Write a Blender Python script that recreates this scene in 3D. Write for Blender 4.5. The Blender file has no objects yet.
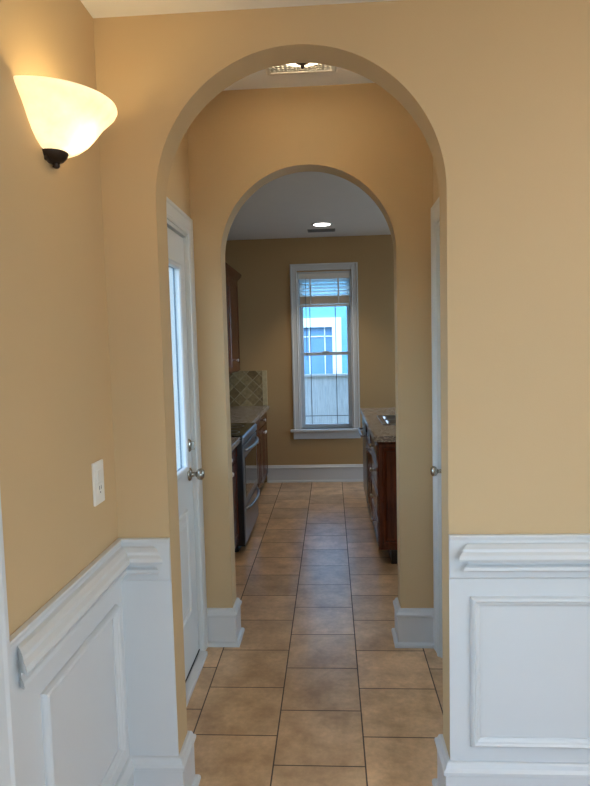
import bpy, bmesh, math, random
from mathutils import Vector, Matrix
random.seed(4)
S = bpy.context.scene
COL = S.collection
PI = math.pi

# ------------------------------------------------------------------ helpers
def srgb(r, g, b):
    f = lambda c: (c/255/12.92) if c/255 <= 0.04045 else ((c/255+0.055)/1.055)**2.4
    return (f(r), f(g), f(b), 1.0)

class MB:
    """collects shapes (world coordinates) into one mesh"""
    def __init__(self): self.bm = bmesh.new()
    def face(self, pts):
        return self.bm.faces.new([self.bm.verts.new(p) for p in pts])
    def box(self, x0, x1, y0, y1, z0, z1, bev=0.0, seg=2):
        x0, x1 = sorted((x0, x1)); y0, y1 = sorted((y0, y1)); z0, z1 = sorted((z0, z1))
        t = bmesh.new()
        v = [t.verts.new((x, y, z)) for x in (x0, x1) for y in (y0, y1) for z in (z0, z1)]
        for q in ((0,1,3,2),(4,6,7,5),(0,4,5,1),(2,3,7,6),(0,2,6,4),(1,5,7,3)):
            t.faces.new([v[i] for i in q])
        if bev:
            bmesh.ops.bevel(t, geom=list(t.edges), offset=bev, segments=seg, affect='EDGES', profile=0.6)
        self.join(t); return self
    def join(self, t, mat=None):
        vm = {}
        for v in t.verts: vm[v] = self.bm.verts.new(mat @ v.co if mat else v.co)
        for f in t.faces:
            n = self.bm.faces.new([vm[v] for v in f.verts]); n.smooth = f.smooth
        t.free()
    def grid(self, rings, closed_u=True, cap0=False, cap1=False, smooth=True):
        """rings: list of equal-length point lists, joined in order"""
        R = [[self.bm.verts.new(p) for p in r] for r in rings]
        n = len(R[0])
        for a, b in zip(R, R[1:]):
            for i in range(n if closed_u else n-1):
                j = (i+1) % n
                f = self.bm.faces.new([a[i], a[j], b[j], b[i]]); f.smooth = smooth
        if cap0: self.bm.faces.new(list(reversed(R[0])))
        if cap1: self.bm.faces.new(R[-1])
        return self
    def lathe(self, prof, c, axis='Z', n=32, a0=0.0, a1=2*PI, smooth=True):
        """prof: (radius, along) pairs about an axis through c"""
        full = abs(a1-a0-2*PI) < 1e-6
        k = n if full else n+1
        rings = []
        for r, h in prof:
            ring = []
            for i in range(k):
                a = a0 + (a1-a0)*i/n
                u, w = r*math.cos(a), r*math.sin(a)
                if axis == 'Z': p = (c[0]+u, c[1]+w, c[2]+h)
                elif axis == 'X': p = (c[0]+h, c[1]+u, c[2]+w)
                else: p = (c[0]+u, c[1]+h, c[2]+w)
                ring.append(p)
            rings.append(ring)
        return self.grid(rings, closed_u=full, smooth=smooth)
    def tube(self, pts, r, n=10):
        pts = [Vector(p) for p in pts]; rings = []
        for i, p in enumerate(pts):
            d = (pts[min(i+1, len(pts)-1)] - pts[max(i-1, 0)]).normalized()
            up = Vector((0, 0, 1)) if abs(d.z) < 0.9 else Vector((1, 0, 0))
            s = d.cross(up).normalized(); t = s.cross(d)
            rings.append([p + s*r*math.cos(2*PI*k/n) + t*r*math.sin(2*PI*k/n) for k in range(n)])
        return self.grid(rings, cap0=True, cap1=True)
    def mold(self, p0, p1, nrm, prof, e0='flat', e1='flat'):
        """sweep a closed (d,z) profile along the wall line p0->p1; nrm points off the wall"""
        p0, p1, nv = Vector((*p0, 0)), Vector((*p1, 0)), Vector((*nrm, 0))
        d = (p1-p0).normalized()
        sg = {'flat': 0, 'in': 1, 'ret': 1, 'out': -1}
        A = [p0 + nv*q + d*(q*sg[e0]) + Vector((0, 0, z)) for q, z in prof]
        B = [p1 + nv*q - d*(q*sg[e1]) + Vector((0, 0, z)) for q, z in prof]
        return self.grid([A, B], cap0=True, cap1=True, smooth=False)
    def frame(self, u0, u1, z0, z1, prof, mp, open_bottom=False):
        """sweep a closed (inset, depth) profile round a rectangle with mitred corners"""
        def corner(u, su, z, sz): return [mp(u+su*o, z+sz*o, d) for o, d in prof]
        if open_bottom:
            rings = [[mp(u0+o, z0, d) for o, d in prof], corner(u0, 1, z1, -1), corner(u1, -1, z1, -1), [mp(u1-o, z0, d) for o, d in prof]]
            return self.grid(rings, cap0=True, cap1=True, smooth=False)
        rings = [corner(u0, 1, z0, 1), corner(u0, 1, z1, -1), corner(u1, -1, z1, -1), corner(u1, -1, z0, 1)]
        return self.grid(rings + rings[:1], smooth=False)
    def build(self, name, mat, parent=None, weld=1e-5, autosmooth=None):
        bmesh.ops.remove_doubles(self.bm, verts=self.bm.verts, dist=weld)
        bmesh.ops.recalc_face_normals(self.bm, faces=self.bm.faces)
        me = bpy.data.meshes.new(name)
        off = Vector((0, 0, 0))
        q = parent
        while q is not None: off += q.location; q = q.parent
        if off.length: bmesh.ops.translate(self.bm, verts=self.bm.verts, vec=-off)
        self.bm.to_mesh(me); self.bm.free()
        me.materials.append(mat)
        o = bpy.data.objects.new(name, me); COL.objects.link(o)
        if parent is not None: o.parent = parent
        return o

def empty(name, loc):
    o = bpy.data.objects.new(name, None); COL.objects.link(o); o.location = loc
    o.empty_display_size = 0.05
    return o
def tag(o, label, cat, group=None):
    o['label'] = label; o['category'] = cat
    if group: o['group'] = group
    return o
def struct(o, label=None, cat=None):
    o['kind'] = 'structure'
    if label: o['label'] = label
    if cat: o['category'] = cat
    return o

# ------------------------------------------------------------------ materials
def nt(name):
    m = bpy.data.materials.new(name); m.use_nodes = True
    n = m.node_tree.nodes; l = m.node_tree.links
    return m, n, l, n['Principled BSDF']
def noise(n, l, scale, detail=4, rough=0.6, co=None):
    t = n.new('ShaderNodeTexNoise'); t.inputs['Scale'].default_value = scale
    t.inputs['Detail'].default_value = detail; t.inputs['Roughness'].default_value = rough
    if co is not None: l.new(co, t.inputs['Vector'])
    return t
def ramp(n, l, fac, stops):
    r = n.new('ShaderNodeValToRGB'); e = r.color_ramp.elements
    e[0].position, e[0].color = stops[0]; e[1].position, e[1].color = stops[1]
    for p, c in stops[2:]:
        k = e.new(p); k.color = c
    l.new(fac, r.inputs['Fac']); return r
def bump(n, l, h, strength, dist=0.01, b=None):
    q = n.new('ShaderNodeBump'); q.inputs['Strength'].default_value = strength; q.inputs['Distance'].default_value = dist
    l.new(h, q.inputs['Height'])
    if b is not None: l.new(q.outputs['Normal'], b.inputs['Normal'])
    return q
def scaled(c, k): return (min(c[0]*k, 1), min(c[1]*k, 1), min(c[2]*k, 1), 1)

def plain(name, col, rough=0.5, metal=0.0, var=0.06, vscale=6, bumps=0.0, bscale=200):
    m, n, l, b = nt(name)
    co = n.new('ShaderNodeTexCoord').outputs['Object']
    t = noise(n, l, vscale, co=co)
    r = ramp(n, l, t.outputs['Fac'], [(0.3, scaled(col, 1-var)), (0.7, scaled(col, 1+var))])
    l.new(r.outputs['Color'], b.inputs['Base Color'])
    b.inputs['Roughness'].default_value = rough; b.inputs['Metallic'].default_value = metal
    if bumps:
        t2 = noise(n, l, bscale, 2, co=co); bump(n, l, t2.outputs['Fac'], bumps, 0.002, b)
    return m

M = {}
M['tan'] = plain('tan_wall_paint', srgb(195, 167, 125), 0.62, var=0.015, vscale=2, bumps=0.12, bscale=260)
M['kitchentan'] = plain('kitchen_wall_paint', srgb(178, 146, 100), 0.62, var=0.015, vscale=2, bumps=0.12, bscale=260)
M['ceiling'] = plain('white_ceiling_paint', srgb(232, 230, 226), 0.8, var=0.01, bumps=0.15, bscale=180)
M['white'] = plain('white_gloss_trim_paint', srgb(206, 207, 206), 0.34, var=0.01, vscale=3)
M['doorwhite'] = plain('white_door_paint', srgb(206, 205, 200), 0.4, var=0.01, vscale=3)
M['steel'] = plain('brushed_stainless_steel', srgb(150, 150, 153), 0.32, 1.0, var=0.05, vscale=40)
M['nickel'] = plain('satin_nickel', srgb(176, 168, 155), 0.25, 1.0, var=0.03)
M['knob'] = plain('polished_nickel', srgb(226, 220, 208), 0.3, 0.85, var=0.02)
M['black'] = plain('black_enamel', srgb(14, 14, 15), 0.3, var=0.1)
M['blackglass'] = plain('black_glass', srgb(10, 10, 11), 0.06, var=0.1)
M['bronze'] = plain('dark_bronze_metal', srgb(62, 50, 42), 0.4, 0.75, var=0.12, vscale=30)
M['plate'] = plain('white_plastic', srgb(228, 224, 214), 0.35, var=0.01)
M['gasket'] = plain('blue_grey_gasket', srgb(70, 96, 112), 0.6, var=0.05)
M['slot'] = plain('dark_slot', srgb(40, 38, 36), 0.6, var=0.05)
M['ventmetal'] = plain('white_painted_grille', srgb(206, 198, 184), 0.5, var=0.02)
M['ventgrey'] = plain('grey_grille', srgb(120, 120, 120), 0.5, var=0.03)
M['blind'] = plain('white_blind_slats', srgb(225, 222, 214), 0.5, var=0.02)
M['blindstack'] = plain('cream_blind_slats', srgb(238, 220, 194), 0.55, var=0.04, vscale=12)
def thin_slat():
    m, n, l, b = nt('white_translucent_slats')
    o = n['Material Output']; tl = n.new('ShaderNodeBsdfTranslucent'); tl.inputs['Color'].default_value = (0.92, 0.90, 0.86, 1)
    b.inputs['Base Color'].default_value = srgb(225, 222, 214); b.inputs['Roughness'].default_value = 0.5
    mx = n.new('ShaderNodeMixShader'); mx.inputs[0].default_value = 0.65; l.new(b.outputs[0], mx.inputs[1]); l.new(tl.outputs[0], mx.inputs[2])
    l.new(mx.outputs[0], o.inputs['Surface']); return m
M['slat'] = thin_slat()
M['cord'] = plain('grey_cord', srgb(112, 116, 120), 0.7, var=0.03)
M['muntin'] = plain('dark_grey_lead_bars', srgb(78, 84, 90), 0.5, var=0.03)
M['sash'] = plain('backlit_tint_vinyl_sash', srgb(176, 184, 190), 0.4, var=0.01)  # white vinyl with its blue-grey backlit shade put into the colour
M['pinkglow'] = M['white']

def wood():
    m, n, l, b = nt('cherry_cabinet_wood')
    co = n.new('ShaderNodeTexCoord').outputs['Object']
    mp = n.new('ShaderNodeMapping'); l.new(co, mp.inputs['Vector']); mp.inputs['Scale'].default_value = (9, 9, 0.9)
    t = noise(n, l, 5, 6, 0.65, mp.outputs['Vector'])
    r = ramp(n, l, t.outputs['Fac'], [(0.25, srgb(56, 22, 12)), (0.75, srgb(112, 54, 30))])
    l.new(r.outputs['Color'], b.inputs['Base Color']); b.inputs['Roughness'].default_value = 0.22
    bump(n, l, t.outputs['Fac'], 0.08, 0.002, b)
    return m
M['wood'] = wood()
M['darkwood'] = plain('black_stained_kick_board', srgb(26, 18, 15), 0.4, var=0.15, vscale=20)

def granite():
    m, n, l, b = nt('grey_speckled_granite')
    co = n.new('ShaderNodeTexCoord').outputs['Object']
    v = n.new('ShaderNodeTexVoronoi'); v.inputs['Scale'].default_value = 120; l.new(co, v.inputs['Vector'])
    t = noise(n, l, 30, 5, 0.7, co)
    mx = n.new('ShaderNodeMath'); mx.operation = 'MULTIPLY'; l.new(v.outputs['Distance'], mx.inputs[0]); l.new(t.outputs['Fac'], mx.inputs[1])
    r = ramp(n, l, mx.outputs[0], [(0.08, srgb(66, 60, 56)), (0.42, srgb(190, 178, 166)), (0.25, srgb(140, 128, 118))])
    l.new(r.outputs['Color'], b.inputs['Base Color']); b.inputs['Roughness'].default_value = 0.20; b.inputs['Specular IOR Level'].default_value = 1.0
    return m
M['granite'] = granite()

TW, TX0, TY0 = 0.33083, -0.56762, 2.06206
def tiles():
    m, n, l, b = nt('brown_ceramic_floor_tile')
    co = n.new('ShaderNodeTexCoord').outputs['Object']
    sx = n.new('ShaderNodeSeparateXYZ'); l.new(co, sx.inputs[0])
    def sub(o, k):
        q = n.new('ShaderNodeMath'); q.operation = 'SUBTRACT'; l.new(o, q.inputs[0]); q.inputs[1].default_value = k; return q.outputs[0]
    cm = n.new('ShaderNodeCombineXYZ'); l.new(sub(sx.outputs['Y'], TY0), cm.inputs['X']); l.new(sub(sx.outputs['X'], TX0), cm.inputs['Y'])
    bt = n.new('ShaderNodeTexBrick'); l.new(cm.outputs[0], bt.inputs['Vector'])
    bt.offset = 0.5; bt.offset_frequency = 2; bt.squash = 1.0
    for k, v in (('Scale', 1.0), ('Mortar Size', 0.0028), ('Mortar Smooth', 0.1), ('Bias', 0.0), ('Brick Width', TW), ('Row Height', TW)):
        bt.inputs[k].default_value = v
    bt.inputs['Color1'].default_value = (0.82, 0.82, 0.82, 1); bt.inputs['Color2'].default_value = (1.16, 1.16, 1.16, 1)
    bt.inputs['Mortar'].default_value = (1, 1, 1, 1)
    t1 = noise(n, l, 7, 6, 0.62, co); t2 = noise(n, l, 42, 4, 0.6, co)
    r1 = ramp(n, l, t1.outputs['Fac'], [(0.32, srgb(176, 138, 98)), (0.68, srgb(222, 184, 140))])
    r2 = ramp(n, l, t2.outputs['Fac'], [(0.3, (0.86, 0.86, 0.86, 1)), (0.7, (1.08, 1.08, 1.08, 1))])
    mu = n.new('ShaderNodeMix'); mu.data_type = 'RGBA'; mu.blend_type = 'MULTIPLY'; mu.inputs[0].default_value = 1
    l.new(r1.outputs['Color'], mu.inputs[6]); l.new(r2.outputs['Color'], mu.inputs[7])
    mv = n.new('ShaderNodeMix'); mv.data_type = 'RGBA'; mv.blend_type = 'MULTIPLY'; mv.inputs[0].default_value = 1
    l.new(mu.outputs[2], mv.inputs[6]); l.new(bt.outputs['Color'], mv.inputs[7])
    mg = n.new('ShaderNodeMix'); mg.data_type = 'RGBA'
    l.new(bt.outputs['Fac'], mg.inputs[0]); l.new(mv.outputs[2], mg.inputs[6]); mg.inputs[7].default_value = srgb(72, 55, 42)
    l.new(mg.outputs[2], b.inputs['Base Color'])
    rr = n.new('ShaderNodeMapRange'); l.new(bt.outputs['Fac'], rr.inputs[0]); rr.inputs[3].default_value = 0.29; b.inputs['Specular IOR Level'].default_value = 1.0; rr.inputs[4].default_value = 0.85
    l.new(rr.outputs[0], b.inputs['Roughness'])
    inv = n.new('ShaderNodeMath'); inv.operation = 'MULTIPLY_ADD'; l.new(bt.outputs['Fac'], inv.inputs[0]); inv.inputs[1].default_value = -1.0
    hm = n.new('ShaderNodeMath'); hm.operation = 'MULTIPLY'; l.new(t1.outputs['Fac'], hm.inputs[0]); hm.inputs[1].default_value = 0.35
    l.new(hm.outputs[0], inv.inputs[2])
    bump(n, l, inv.outputs[0], 0.35, 0.003, b)
    return m
M['tile'] = tiles()

def backsplash():
    m, n, l, b = nt('tumbled_stone_backsplash')
    co = n.new('ShaderNodeTexCoord').outputs['Object']
    mp = n.new('ShaderNodeMapping'); l.new(co, mp.inputs['Vector']); mp.inputs['Rotation'].default_value = (PI/2, 0, 0)
    mp2 = n.new('ShaderNodeMapping'); l.new(mp.outputs[0], mp2.inputs['Vector']); mp2.inputs['Rotation'].default_value = (0, 0, PI/4)
    bt = n.new('ShaderNodeTexBrick'); l.new(mp2.outputs[0], bt.inputs['Vector']); bt.offset = 0
    for k, v in (('Scale', 1.0), ('Mortar Size', 0.004), ('Mortar Smooth', 0.2), ('Brick Width', 0.1), ('Row Height', 0.1)):
        bt.inputs[k].default_value = v
    bt.inputs['Color1'].default_value = srgb(120, 98, 62); bt.inputs['Color2'].default_value = srgb(182, 162, 118); bt.inputs['Mortar'].default_value = srgb(176, 160, 126)
    t = noise(n, l, 30, 5, 0.7, co)
    r = ramp(n, l, t.outputs['Fac'], [(0.3, (0.6, 0.6, 0.6, 1)), (0.7, (1.1, 1.1, 1.1, 1))])
    mu = n.new('ShaderNodeMix'); mu.data_type = 'RGBA'; mu.blend_type = 'MULTIPLY'; mu.inputs[0].default_value = 1
    l.new(bt.outputs['Color'], mu.inputs[6]); l.new(r.outputs['Color'], mu.inputs[7]); l.new(mu.outputs[2], b.inputs['Base Color'])
    b.inputs['Roughness'].default_value = 0.55
    bump(n, l, bt.outputs['Fac'], -0.3, 0.003, b)
    return m
M['backsplash'] = backsplash()
M['bordertile'] = plain('cream_stone_border', srgb(186, 170, 132), 0.55, var=0.15, vscale=35)

def pane():
    m = bpy.data.materials.new('thin_window_glass'); m.use_nodes = True
    n = m.node_tree.nodes; l = m.node_tree.links; n.clear()
    o = n.new('ShaderNodeOutputMaterial'); tr = n.new('ShaderNodeBsdfTransparent'); gl = n.new('ShaderNodeBsdfGlossy')
    tr.inputs['Color'].default_value = (0.93, 0.97, 1.0, 1); gl.inputs['Roughness'].default_value = 0.02
    lw = n.new('ShaderNodeLayerWeight'); lw.inputs['Blend'].default_value = 0.5
    pw = n.new('ShaderNodeMath'); pw.operation = 'POWER'; l.new(lw.outputs['Facing'], pw.inputs[0]); pw.inputs[1].default_value = 4.0
    fr = n.new('ShaderNodeMath'); fr.operation = 'MULTIPLY_ADD'; l.new(pw.outputs[0], fr.inputs[0]); fr.inputs[1].default_value = 0.35; fr.inputs[2].default_value = 0.025
    mx = n.new('ShaderNodeMixShader'); l.new(fr.outputs[0], mx.inputs[0]); l.new(tr.outputs[0], mx.inputs[1]); l.new(gl.outputs[0], mx.inputs[2])
    l.new(mx.outputs[0], o.inputs['Surface'])
    return m
M['pane'] = pane()

def shade_glass(name, em, strength):
    """frosted alabaster glass that passes the lamp's light and glows with it"""
    m = bpy.data.materials.new(name); m.use_nodes = True
    n = m.node_tree.nodes; l = m.node_tree.links; n.clear()
    o = n.new('ShaderNodeOutputMaterial')
    co = n.new('ShaderNodeTexCoord').outputs['Object']
    t = noise(n, l, 18, 5, 0.6, co)
    r = ramp(n, l, t.outputs['Fac'], [(0.3, (0.88, 0.80, 0.66, 1)), (0.7, (0.97, 0.93, 0.84, 1))])
    df = n.new('ShaderNodeBsdfDiffuse'); tl = n.new('ShaderNodeBsdfTranslucent'); gl = n.new('ShaderNodeBsdfGlossy')
    l.new(r.outputs['Color'], df.inputs['Color']); l.new(r.outputs['Color'], tl.inputs['Color']); gl.inputs['Roughness'].default_value = 0.2
    m1 = n.new('ShaderNodeMixShader'); m1.inputs[0].default_value = 0.6; l.new(df.outputs[0], m1.inputs[1]); l.new(tl.outputs[0], m1.inputs[2])
    m2 = n.new('ShaderNodeMixShader'); m2.inputs[0].default_value = 0.04; l.new(m1.outputs[0], m2.inputs[1]); l.new(gl.outputs[0], m2.inputs[2])
    e = n.new('ShaderNodeEmission'); e.inputs['Color'].default_value = em; e.inputs['Strength'].default_value = strength
    ad = n.new('ShaderNodeAddShader'); l.new(m2.outputs[0], ad.inputs[0]); l.new(e.outputs[0], ad.inputs[1])
    l.new(ad.outputs[0], o.inputs['Surface'])
    return m
M['sconceglass'] = shade_glass('alabaster_sconce_glass', (1.0, 0.86, 0.56, 1), 0.30)
M['bowlglass'] = shade_glass('frosted_bowl_glass', (1.0, 0.9, 0.75, 1), 1.2)
def emit(name, c, s):
    m = bpy.data.materials.new(name); m.use_nodes = True
    b = m.node_tree.nodes['Principled BSDF']; b.inputs['Emission Color'].default_value = c; b.inputs['Emission Strength'].default_value = s
    b.inputs['Base Color'].default_value = (0.8, 0.8, 0.8, 1); return m
M['lens'] = emit('lit_downlight_lens', (1.0, 0.95, 0.86, 1), 6)
M['bulb'] = emit('lit_bulb', (1.0, 0.8, 0.5, 1), 12)

def siding(name, c, pitch=0.12):
    m, n, l, b = nt(name)
    co = n.new('ShaderNodeTexCoord').outputs['Object']
    sx = n.new('ShaderNodeSeparateXYZ'); l.new(co, sx.inputs[0])
    d = n.new('ShaderNodeMath'); d.operation = 'DIVIDE'; l.new(sx.outputs['Z'], d.inputs[0]); d.inputs[1].default_value = pitch
    f = n.new('ShaderNodeMath'); f.operation = 'FRACT'; l.new(d.outputs[0], f.inputs[0])
    bump(n, l, f.outputs[0], 0.5, 0.012, b)
    t = noise(n, l, 4, co=co); r = ramp(n, l, t.outputs['Fac'], [(0.3, scaled(c, .97)), (0.7, scaled(c, 1.03))])
    l.new(r.outputs['Color'], b.inputs['Base Color']); b.inputs['Roughness'].default_value = 0.6
    return m
M['siding'] = siding('pale_blue_siding', srgb(120, 178, 205))
M['housesiding'] = siding('pale_house_siding', srgb(200, 205, 205))
def fence():
    m, n, l, b = nt('weathered_pale_fence_boards')
    co = n.new('ShaderNodeTexCoord').outputs['Object']
    mp = n.new('ShaderNodeMapping'); l.new(co, mp.inputs['Vector']); mp.inputs['Scale'].default_value = (22, 22, 1.2)
    t = noise(n, l, 3, 5, 0.7, mp.outputs[0])
    r = ramp(n, l, t.outputs['Fac'], [(0.3, srgb(150, 156, 160)), (0.7, srgb(196, 200, 202))])
    l.new(r.outputs['Color'], b.inputs['Base Color']); b.inputs['Roughness'].default_value = 0.8
    return m
M['fence'] = fence()
M['ground'] = plain('dry_ground', srgb(120, 112, 95), 0.9, var=0.15)
M['neighbourglass'] = plain('blue_reflecting_pane', srgb(118, 156, 190), 0.25, var=0.06)
M['neighbourtrim'] = plain('bright_white_trim', srgb(242, 244, 240), 0.5, var=0.01)

# ------------------------------------------------------------------ dimensions
YA, YA2 = 1.840, 1.958          # wall with the first arch
YB, YB2 = 2.949, 3.068          # wall with the second arch
YK = 6.640                      # kitchen back wall
XL = -0.684                     # front room left wall
XHL, XHR = -0.664, 0.497        # hall side walls
XKL, XKR = -1.29, 3.1           # kitchen side walls
ZF, ZH, ZK = 2.487, 2.72, 2.672 # ceilings
ZT = 2.95                       # top of the walls
XR, YR = 2.7, -2.6              # front room right and rear

# ------------------------------------------------------------------ walls
def arch_wall(name, x0, x1, y0, y1, zt, ax0, ax1, ztop, n=64):
    c, r = (ax0+ax1)/2, (ax1-ax0)/2; zs = ztop-r
    pts = [(ax1, 0.0)] + [(c+r*math.cos(PI*i/n), zs+r*math.sin(PI*i/n)) for i in range(n+1)] + [(ax0, 0.0)]
    mb = MB()
    def q(a, b, cc, d):
        for y in (y0, y1): mb.face([(p[0], y, p[1]) for p in (a, b, cc, d)])
    q((x0, 0), (ax0, 0), (ax0, zt), (x0, zt)); q((ax1, 0), (x1, 0), (x1, zt), (ax1, zt))
    arc = pts[1:-1]
    for a, b in zip(arc, arc[1:]): q(a, b, (b[0], zt), (a[0], zt))
    # soffit and outer edges
    for a, b in zip(pts, pts[1:]):
        f = mb.face([(a[0], y0, a[1]), (b[0], y0, b[1]), (b[0], y1, b[1]), (a[0], y1, a[1])]); f.smooth = False
    for a, b in (((x0, 0), (x0, zt)), ((x1, 0), (x1, zt)), ((x0, zt), (x1, zt))):
        mb.face([(a[0], y0, a[1]), (b[0], y0, b[1]), (b[0], y1, b[1]), (a[0], y1, a[1])])
    return struct(mb.build(name, M['tan']))
A0, A1, AT = -0.518, 0.349, 2.381
B0, B1, BT = -0.522, 0.321, 2.362
arch_wall('wall_front', -0.82, XR+0.12, YA, YA2, ZT, A0, A1, AT)
arch_wall('wall_middle', XKL-0.12, XKR+0.12, YB, YB2, ZT, B0, B1, BT)

def wall(name, boxes, mat=None):
    mb = MB()
    for b in boxes: mb.box(*b)
    return struct(mb.build(name, mat or M['tan']))
# front room: left wall with a cased doorway close to the camera
D3a, D3b, D3t = 0.30, 1.064, 2.05
wall('wall_left', [(XL-0.12, XL, YR-0.12, D3a, 0, ZT), (XL-0.12, XL, D3b, YA, 0, ZT), (XL-0.12, XL, D3a, D3b, D3t, ZT)])
# right wall with a wide window, rear wall with a window (both windows unseen, added to light the room)
wr = (-1.9, 0.2, 0.55, 2.15)
wall('wall_right', [(XR, XR+0.12, YR-0.12, wr[0], 0, ZT), (XR, XR+0.12, wr[1], YA, 0, ZT), (XR, XR+0.12, wr[0], wr[1], 0, wr[2]), (XR, XR+0.12, wr[0], wr[1], wr[3], ZT)])
wb = (0.4, 2.2, 0.55, 2.15)
wall('wall_rear', [(XL-0.12, wb[0], YR-0.12, YR, 0, ZT), (wb[1], XR+0.12, YR-0.12, YR, 0, ZT), (wb[0], wb[1], YR-0.12, YR, 0, wb[2]), (wb[0], wb[1], YR-0.12, YR, wb[3], ZT)])
# hall
D1a, D1b, D1t = 2.000, 2.856, 2.040
wall('wall_hall_left', [(XHL-0.14, XHL, YA2, D1a, 0, ZT), (XHL-0.14, XHL, D1b, YB, 0, ZT), (XHL-0.14, XHL, D1a, D1b, D1t, ZT)])
D2a, D2b, D2t = 2.010, 2.840, 2.045
wall('wall_hall_right', [(XHR, XHR+0.12, YA2, D2a, 0, ZT), (XHR, XHR+0.12, D2b, YB, 0, ZT), (XHR, XHR+0.12, D2a, D2b, D2t, ZT)])
# kitchen
WX0, WX1, WZ0, WZ1 = -0.352, 0.240, 0.590, 2.305
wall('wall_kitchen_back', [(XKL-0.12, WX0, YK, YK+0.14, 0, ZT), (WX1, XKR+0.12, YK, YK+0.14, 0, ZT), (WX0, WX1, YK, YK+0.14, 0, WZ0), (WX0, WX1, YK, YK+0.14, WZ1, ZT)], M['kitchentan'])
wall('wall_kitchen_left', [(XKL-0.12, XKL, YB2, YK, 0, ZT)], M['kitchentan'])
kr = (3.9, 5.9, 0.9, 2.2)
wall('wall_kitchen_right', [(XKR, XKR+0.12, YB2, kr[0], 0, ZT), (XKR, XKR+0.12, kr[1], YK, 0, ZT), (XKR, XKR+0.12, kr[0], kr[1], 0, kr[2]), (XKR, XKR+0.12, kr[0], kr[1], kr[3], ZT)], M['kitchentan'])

struct(MB().box(XKL-0.12, XHL-0.14, YB-0.020, YB-0.001, -0.06, ZT).build('wall_outside_siding', M['housesiding']))
fl = MB().box(-1.6, 3.3, YR-0.2, YK+0.2, -0.06, 0.0).build('floor', M['tile']); struct(fl)
struct(MB().box(XL, XR, YR, YA, ZF, ZF+0.05).build('ceiling_front_room', M['ceiling']))
struct(MB().box(XHL, XHR, YA2, YB, ZH, ZH+0.05).build('ceiling_hall', M['ceiling']))
struct(MB().box(XKL, XKR, YB2, YK, ZK, ZK+0.05).build('ceiling_kitchen', M['ceiling']))
struct(MB().box(-1.6, 3.4, YR-0.3, YK+0.3, ZT, ZT+0.1).build('roof', M['ceiling']))

# ------------------------------------------------------------------ baseboards
BBH = 0.190
BBP = [(0, 0), (0.017, 0), (0.017, BBH-0.040), (0.024, BBH-0.034), (0.024, BBH-0.024), (0.016, BBH-0.016), (0.012, BBH-0.004), (0.008, BBH), (0, BBH)]
SHOE = [(0.017, 0), (0.033, 0), (0.032, 0.010), (0.027, 0.018), (0.017, 0.021)]
def base_run(name, runs):
    e = empty(name, (runs[0][0][0], runs[0][0][1], 0)); struct(e)
    b = MB(); s = MB()
    for p0, p1, nrm, e0, e1 in runs:
        b.mold(p0, p1, nrm, BBP, e0, e1); s.mold(p0, p1, nrm, SHOE, e0, e1)
    b.build('board', M['white'], e); s.build('shoe_moulding', M['white'], e)
    return e
W = 0.004      # thickness of the painted panelling
base_run('baseboard_left', [((XL+W, 1.152), (XL+W, YA-W), (1, 0), 'flat', 'in'), ((XL+W, YA-W), (A0, YA-W), (0, -1), 'in', 'out'),
                            ((A0, YA-W), (A0, YA2), (1, 0), 'out', 'out'), ((A0, YA2), (XHL, YA2), (0, 1), 'out', 'flat')])
base_run('baseboard_right', [((A1, YA2), (A1, YA-W), (-1, 0), 'out', 'out'), ((A1, YA-W), (XR, YA-W), (0, -1), 'out', 'flat'),
                             ((XHR, YA2), (A1, YA2), (0, 1), 'flat', 'out')])
base_run('baseboard_hall_left', [((XHL+0.012, YB), (B0, YB), (0, -1), 'flat', 'out'), ((B0, YB), (B0, YB2), (1, 0), 'out', 'out'), ((B0, YB2), (-0.64, YB2), (0, 1), 'out', 'flat')])
base_run('baseboard_hall_right', [((B1, YB2), (B1, YB), (-1, 0), 'out', 'out'), ((B1, YB), (XHR, YB), (0, -1), 'out', 'in'), ((XHR, YB), (XHR, 2.915), (-1, 0), 'in', 'flat'), ((1.0, YB2), (B1, YB2), (0, 1), 'flat', 'out')])
base_run('baseboard_kitchen', [((-0.735, YK), (XKR, YK), (0, -1), 'flat', 'flat')])

# ------------------------------------------------------------------ wainscot
def rail_profiles(RT):
  BOARD = [(0, RT-0.138), (0.004, RT-0.138), (0.010, RT-0.132), (0.010, RT-0.016), (0.013, RT-0.010), (0.015, RT-0.004), (0.013, RT), (0, RT)]
  RAIL = [(0.009, RT-0.024), (0.022, RT-0.026), (0.034, RT-0.036), (0.036, RT-0.044), (0.046, RT-0.052), (0.050, RT-0.062), (0.046, RT-0.070),
        (0.030, RT-0.073), (0.019, RT-0.078), (0.018, RT-0.088), (0.030, RT-0.094), (0.034, RT-0.102), (0.028, RT-0.108), (0.018, RT-0.112), (0.009, RT-0.114)]
  RAIL.reverse()
  return BOARD, RAIL
PF = [(0, 0), (0, 0.006), (0.004, 0.014), (0.010, 0.017), (0.015, 0.012), (0.020, 0.011), (0.024, 0.007), (0.030, 0.004), (0.030, 0)]
def wains(name, RT, panels, runs, frames):
    BOARD, RAIL = rail_profiles(RT)
    e = empty(name, (runs[0][0][0], runs[0][0][1], 0)); struct(e)
    mb = MB()
    for p in panels: mb.box(*p)
    mb.build('flat_panel', M['white'], e)
    b = MB(); r = MB()
    for p0, p1, nrm, e0, e1, f0, f1, k0, k1 in runs:
        b.mold(p0, p1, nrm, BOARD, e0, e1)
        d = (Vector(p1)-Vector(p0)).normalized()
        r.mold(tuple(Vector(p0)+d*k0), tuple(Vector(p1)-d*k1), nrm, RAIL, f0, f1)
    b.build('rail_backing_board', M['white'], e); r.build('chair_rail', M['white'], e)
    for u0, u1, z0, z1, mp in frames:
        MB().frame(u0, u1, z0, z1, PF, mp).build('picture_frame_moulding', M['white'], e)
    return e
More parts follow.
